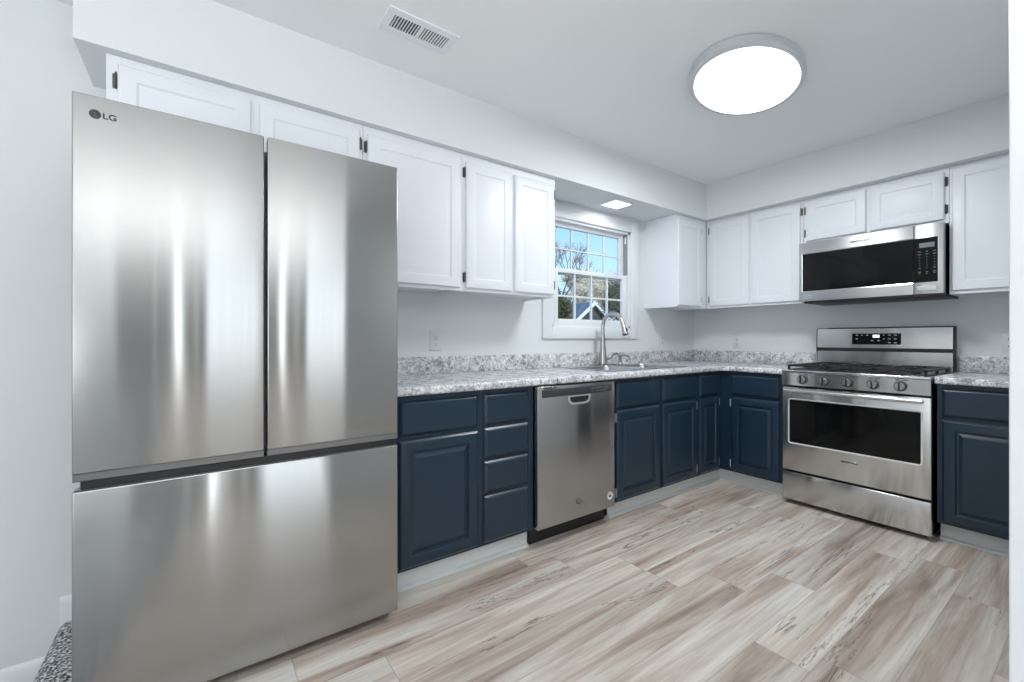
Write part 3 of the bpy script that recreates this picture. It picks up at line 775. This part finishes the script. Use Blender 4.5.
# backguard
bg_ = MB()
bg_.prism([(-.015, .896), (-.078, .896), (-.078, 1.035), (-.060, 1.040), (-.060, 1.058), (-.082, 1.060), (-.074, 1.198), (-.066, 1.206), (-.015, 1.206)], 'x', -.004+.012, W+.004-.012)
bg_ = bg_.build('backguard', 'steel2', r, angle=25)
MB().box(.010, W-.010, -.0795, -.058, 1.0385, 1.0585).build('vent_strip', 'black', bg_)
for px in (0.0015, W-.0085): MB().prism([(-.012, .916), (-.068, .916), (-.080, 1.055), (-.072, 1.20), (-.012, 1.207)], 'x', px, px+.007).build('end_cap', 'black', bg_)
# display: front of upper panel leans slightly
dsx0, dsx1 = .228, .500
dpn = MB().prism([(-.0790, 1.085), (-.0835, 1.085), (-.0795, 1.162), (-.0750, 1.162)], 'x', dsx0, dsx1).build('display_panel', 'glass_black', bg_, angle=20)
def yat(z): return -.0835+(z-1.085)*(.004/.077)
b = MB(); b.box(.348, .384, yat(1.142)-.0010, yat(1.142)+.001, 1.133, 1.152); b.build('lit_clock', 'display', dpn)
b = MB()
for (gx, gz, gw) in [(.25, 1.150, .012), (.25, 1.124, .012), (.28, 1.150, .010), (.31, 1.150, .012), (.338, 1.112, .014), (.374, 1.112, .014), (.405, 1.150, .006), (.405, 1.124, .006), (.432, 1.150, .013), (.432, 1.124, .013), (.432, 1.098, .013), (.464, 1.150, .013), (.464, 1.124, .013), (.464, 1.098, .013)]:
    b.box(gx, gx+gw, yat(gz)-.0009, yat(gz)+.001, gz-.002, gz+.002)
b.build('key_marks', 'sticker', dpn)
MB().prism([(-.0760, 1.078), (-.0835, 1.078), (-.0835, 1.083), (-.0760, 1.083)], 'x', dsx0-.004, dsx1+.004).build('display_bezel', 'chrome', dpn)

# ------------------------------------------------------------------ microwave
r = thing('microwave', 'stainless over-the-range microwave under the short white cabinet', 'microwave', (0, -1.074, 1.392), RB)
W = .757; yF = -.400; H = .420
MB().box(.004, W-.004, -.345, -.004, .006, H, .002).build('microwave_case', 'black', r)
MB().box(.030, W+.004, -.392, -.02, -.014, .005, .004).build('vent_hood_base', 'black', r)
sp_ = .6265
dd = MB().box(0, sp_-.001, yF, -.347, .001, H, .003, 2).build('door', 'steel3', r, angle=60)
pp = MB().box(sp_+.001, W, yF, -.347, .001, H, .003, 2).build('control_side', 'steel3', r, angle=60)
mz0, mz1 = .072, .338
b = MB(); b.loft([rrz(.020, sp_-.0015, mz0-.005, mz1+.006, .004, yF+.001), rrz(.020, sp_-.0015, mz0-.005, mz1+.006, .004, yF-.003), rrz(.024, sp_-.002, mz0, mz1, .003, yF-.0015)], cap0=False, cap1=False); b.build('window_bezel', 'chrome', dd)
MB().box(.024, sp_-.0015, yF-.0015, yF+.001, mz0, mz1).build('door_window', 'glass_black', dd, smooth=False)
cw0, cw1 = sp_+.0015, .732
kp = MB().box(cw0, cw1, yF-.0015, yF+.001, mz0, mz1).build('keypad', 'glass_black', pp, smooth=False)
MB().box(cw0+.022, cw1-.014, yF-.0022, yF-.001, mz1-.058, mz1-.030).build('clock_window', 'lcd', kp)
b = MB()
for i in range(3):
    for j in range(9):
        gx = cw0+.012+i*.033; gz = mz1-.082-j*.0165
        wd = (.014, .014, .004, .004, .004, .004, .012, .014, .008)[j] if i != 1 else (.010, .012, .004, .004, .004, .004, .004, .010, .006)[j]
        if j == 7: gz -= .006
        b.box(gx+.012-wd/2, gx+.012+wd/2, yF-.0021, yF-.001, gz-.0011, gz+.0011)
b.build('key_marks', 'glyph', kp)
b = MB(); b.loft([rrz(cw0+.008, cw1-.004, .018, .052, .004, yF+.0005), rrz(cw0+.010, cw1-.006, .020, .050, .004, yF-.0028), rrz(cw0+.012, cw1-.008, .022, .048, .003, yF-.0030)], cap0=False, cap1=True)
b.build('open_button', 'steel_edge', pp)
text('lettering', 'MAYTAG', .017, 'ink', dd, (1.434-1.074, yF-.0004, .377), sx=1.5, offset=.0012)
text('small_print', '10 YEAR', .013, 'sticker', dd, (.052, yF-.0004, .040), sx=1.1, offset=.0003)
MB().box(.026, .082, yF-.0008, yF+.001, .022, .026).build('print_line', 'sticker', dd)

# ------------------------------------------------------------------ ceiling fittings
LX, LY, LR = -1.699, -1.334, .266
r = thing('ceiling_light', 'large round flush ceiling light glowing white in the kitchen ceiling', 'ceiling light', (LX, LY, CEIL))
OV = Matrix(((.2117/.241, .244/.241, 0), (-.1518/.241, .171/.241, 0), (0, 0, 1)))      # the fitting is slightly oval
for nm, pf, mt in (('ring', [(0, 0), (LR-.006, 0), (LR, -.006), (LR, -.040), (LR-.006, -.046), (LR-.022, -.046), (LR-.024, -.040), (0, -.040)], 'lamp_ring'),
                   ('diffuser', [(0, -.040), (LR-.025, -.040), (LR-.03, -.052), (LR-.06, -.055), (0, -.056)], 'lamp')):
    b = MB().lathe(pf, seg=72)
    for v in b.bm.verts: v.co = OV @ v.co
    b.build(nm, mt, r)
lo = area('ceiling_light_lamp', (LX, LY, CEIL-.06), (0, 0, -1), .5, .5, 20, (.95, .98, 1.0), 'DISK')
r = thing('soffit_light', 'small square flush light in the soffit above the sink', 'ceiling light', (-1.362, -.204, SOF))
MB().box(-.10, .10, -.082, .082, -.006, 0, .002).build('light_frame', 'trim', r)
MB().box(-.088, .088, -.070, .070, -.008, -.0055, .001).build('diffuser', 'lamp_small', r)
area('soffit_light_lamp', (-1.362, -.204, SOF-.012), (0, 0, -1), .16, .12, .9, (1, .98, .95))
vx0, vx1, vy0, vy1 = -3.318, -3.005, -.745, -.597
r = thing('ceiling_vent', 'white slotted air register in the ceiling above the soffit edge', 'vent', ((vx0+vx1)/2, (vy0+vy1)/2, CEIL))
hx, hy = (vx1-vx0)/2, (vy1-vy0)/2
b = MB()
for (x0, x1, y0, y1) in ((-hx, hx, -hy, -hy+.034), (-hx, hx, hy-.034, hy), (-hx, -hx+.034, -hy+.034, hy-.034), (hx-.034, hx, -hy+.034, hy-.034), (-.008, .008, -hy+.034, hy-.034)):
    b.box(x0, x1, y0, y1, -.007, 0, .001, 1)
b.build('register_frame', 'trim', r)
MB().box(-hx+.03, hx-.03, -hy+.03, hy-.03, -.0015, -.0003).build('duct_opening', 'slot', r)
for bank in (-1, 1):
    for k in range(9):
        xx = bank*(.010+(hx-.046)*(k+.5)/9)
        tilt = -.003 if bank < 0 else .001
        MB().prism([(xx-.0016-tilt, -.002), (xx+.0016-tilt, -.002), (xx+.0016+tilt, -.0065), (xx-.0016+tilt, -.0065)], 'y', -hy+.034, hy-.034).build('louver', 'trim', r)

# ------------------------------------------------------------------ outside
struct(MB().box(-30, 60, .4, 90, -1.6, -1.2).build('ground', 'grass', smooth=False))
hr = thing('neighbor_house', 'blue-grey roofed house with a white-trimmed gable seen through the window', 'house', (12.3, 13, -1.2))
def hz(z): return z+1.2
pk, hwid, pitch, yl = hz(3.0), 3.1, .74, 10
ev_ = pk-hwid*pitch
b = MB(); b.prism([(-hwid+.3, 0), (hwid-.3, 0), (hwid-.3, ev_+.15), (0, pk-.12), (-hwid+.3, ev_+.15)], 'y', .25, yl); b.build('wall', 'siding', hr, smooth=False)
b = MB()
for s_ in (-1, 1):
    b.prism([(0, pk), (s_*hwid, ev_), (s_*hwid, ev_-.1), (0, pk-.1)], 'y', .06, yl+.2)
b.build('roof', 'roof', hr, smooth=False)
for s_ in (-1, 1):
    MB().prism([(0, pk+.02), (s_*hwid, ev_+.02), (s_*hwid, ev_-.16), (0, pk-.16)], 'y', -.02, .06).build('gable_trim', 'trim', hr, smooth=False)
MB().box(-.45, .45, .18, .26, hz(.5), hz(1.6)).build('window', 'glass_black', hr)

def tree(label, loc, height, spread, barkm, leafm, n_leaf, leaf, seed, z_lo=.25, group='trees outside the window'):
    rnd = random.Random(seed)
    r = thing('tree', label, 'tree', loc, 0, group)
    b = MB(); tips = []
    def grow(p, d, ln, rad, lev):
        q = p+d*ln
        mid = (p+q)/2+Vector((rnd.uniform(-.05, .05), rnd.uniform(-.05, .05), 0))*ln
        b.tube([p, mid, q], [rad, rad*.85, rad*.65], 5)
        tips.append((q, lev)); tips.append((mid, lev))
        if lev == 0: return
        for k in range(3 if lev < 4 else 4):
            nd = (d+Vector((rnd.uniform(-1, 1), rnd.uniform(-1, 1), rnd.uniform(-.25, .6)))*.85).normalized()
            grow(q, nd, ln*rnd.uniform(.6, .8), rad*.6, lev-1)
    grow(Vector((0, 0, 0)), Vector((0, 0, 1)), height*.30, height*.014, 5)
    for v in b.bm.verts: v.co.x *= spread; v.co.y *= spread
    b.build('trunk', barkm, r)
    pts = [Vector((t.x*spread, t.y*spread, t.z)) for t, l in tips if l <= 3]
    m = MB()
    for k in range(n_leaf):
        c = rnd.choice(pts)+Vector((rnd.gauss(0, 1), rnd.gauss(0, 1), rnd.gauss(0, 1)))*leaf*2.5
        a = Vector((rnd.uniform(-1, 1), rnd.uniform(-1, 1), rnd.uniform(-1, 1))).normalized()*leaf; e_ = a.orthogonal().normalized()*leaf*.6
        vs = [m.bm.verts.new(c+v) for v in (a, e_, -a, -e_)]; m.bm.faces.new(vs)
    m.build('foliage', leafm, r, smooth=False)
    return r
def at(u, t, z=-1.2):
    k = (u-CX)/F_PX; c_, s_ = math.cos(.9478), math.sin(.9478)
    return (-3.9302+t*(c_+k*s_), -2.4276+t*(s_-k*c_), z)
tree('bare tree with bronze buds at the left of the window view', at(553, 20), 8.6, .8, 'bark', 'leaf_bronze', 9000, .032, 3)
tree('pale twiggy tree behind the peak of the neighbouring roof', at(583, 42), 9.6, .9, 'bark_pale', 'leaf_cream', 12000, .085, 5)
tree('pale leafless tree right of the neighbouring gable', at(612, 34), 8.6, .9, 'bark_pale', 'leaf_cream', 12000, .075, 8)
tree('dark evergreen tree at the right of the window view', at(620, 17), 5.3, .4, 'bark', 'leaf_green', 9000, .05, 12)
tree('dark leafy tree left of the neighbouring roof', at(557, 16), 4.3, .3, 'bark', 'leaf_green', 7000, .05, 21)
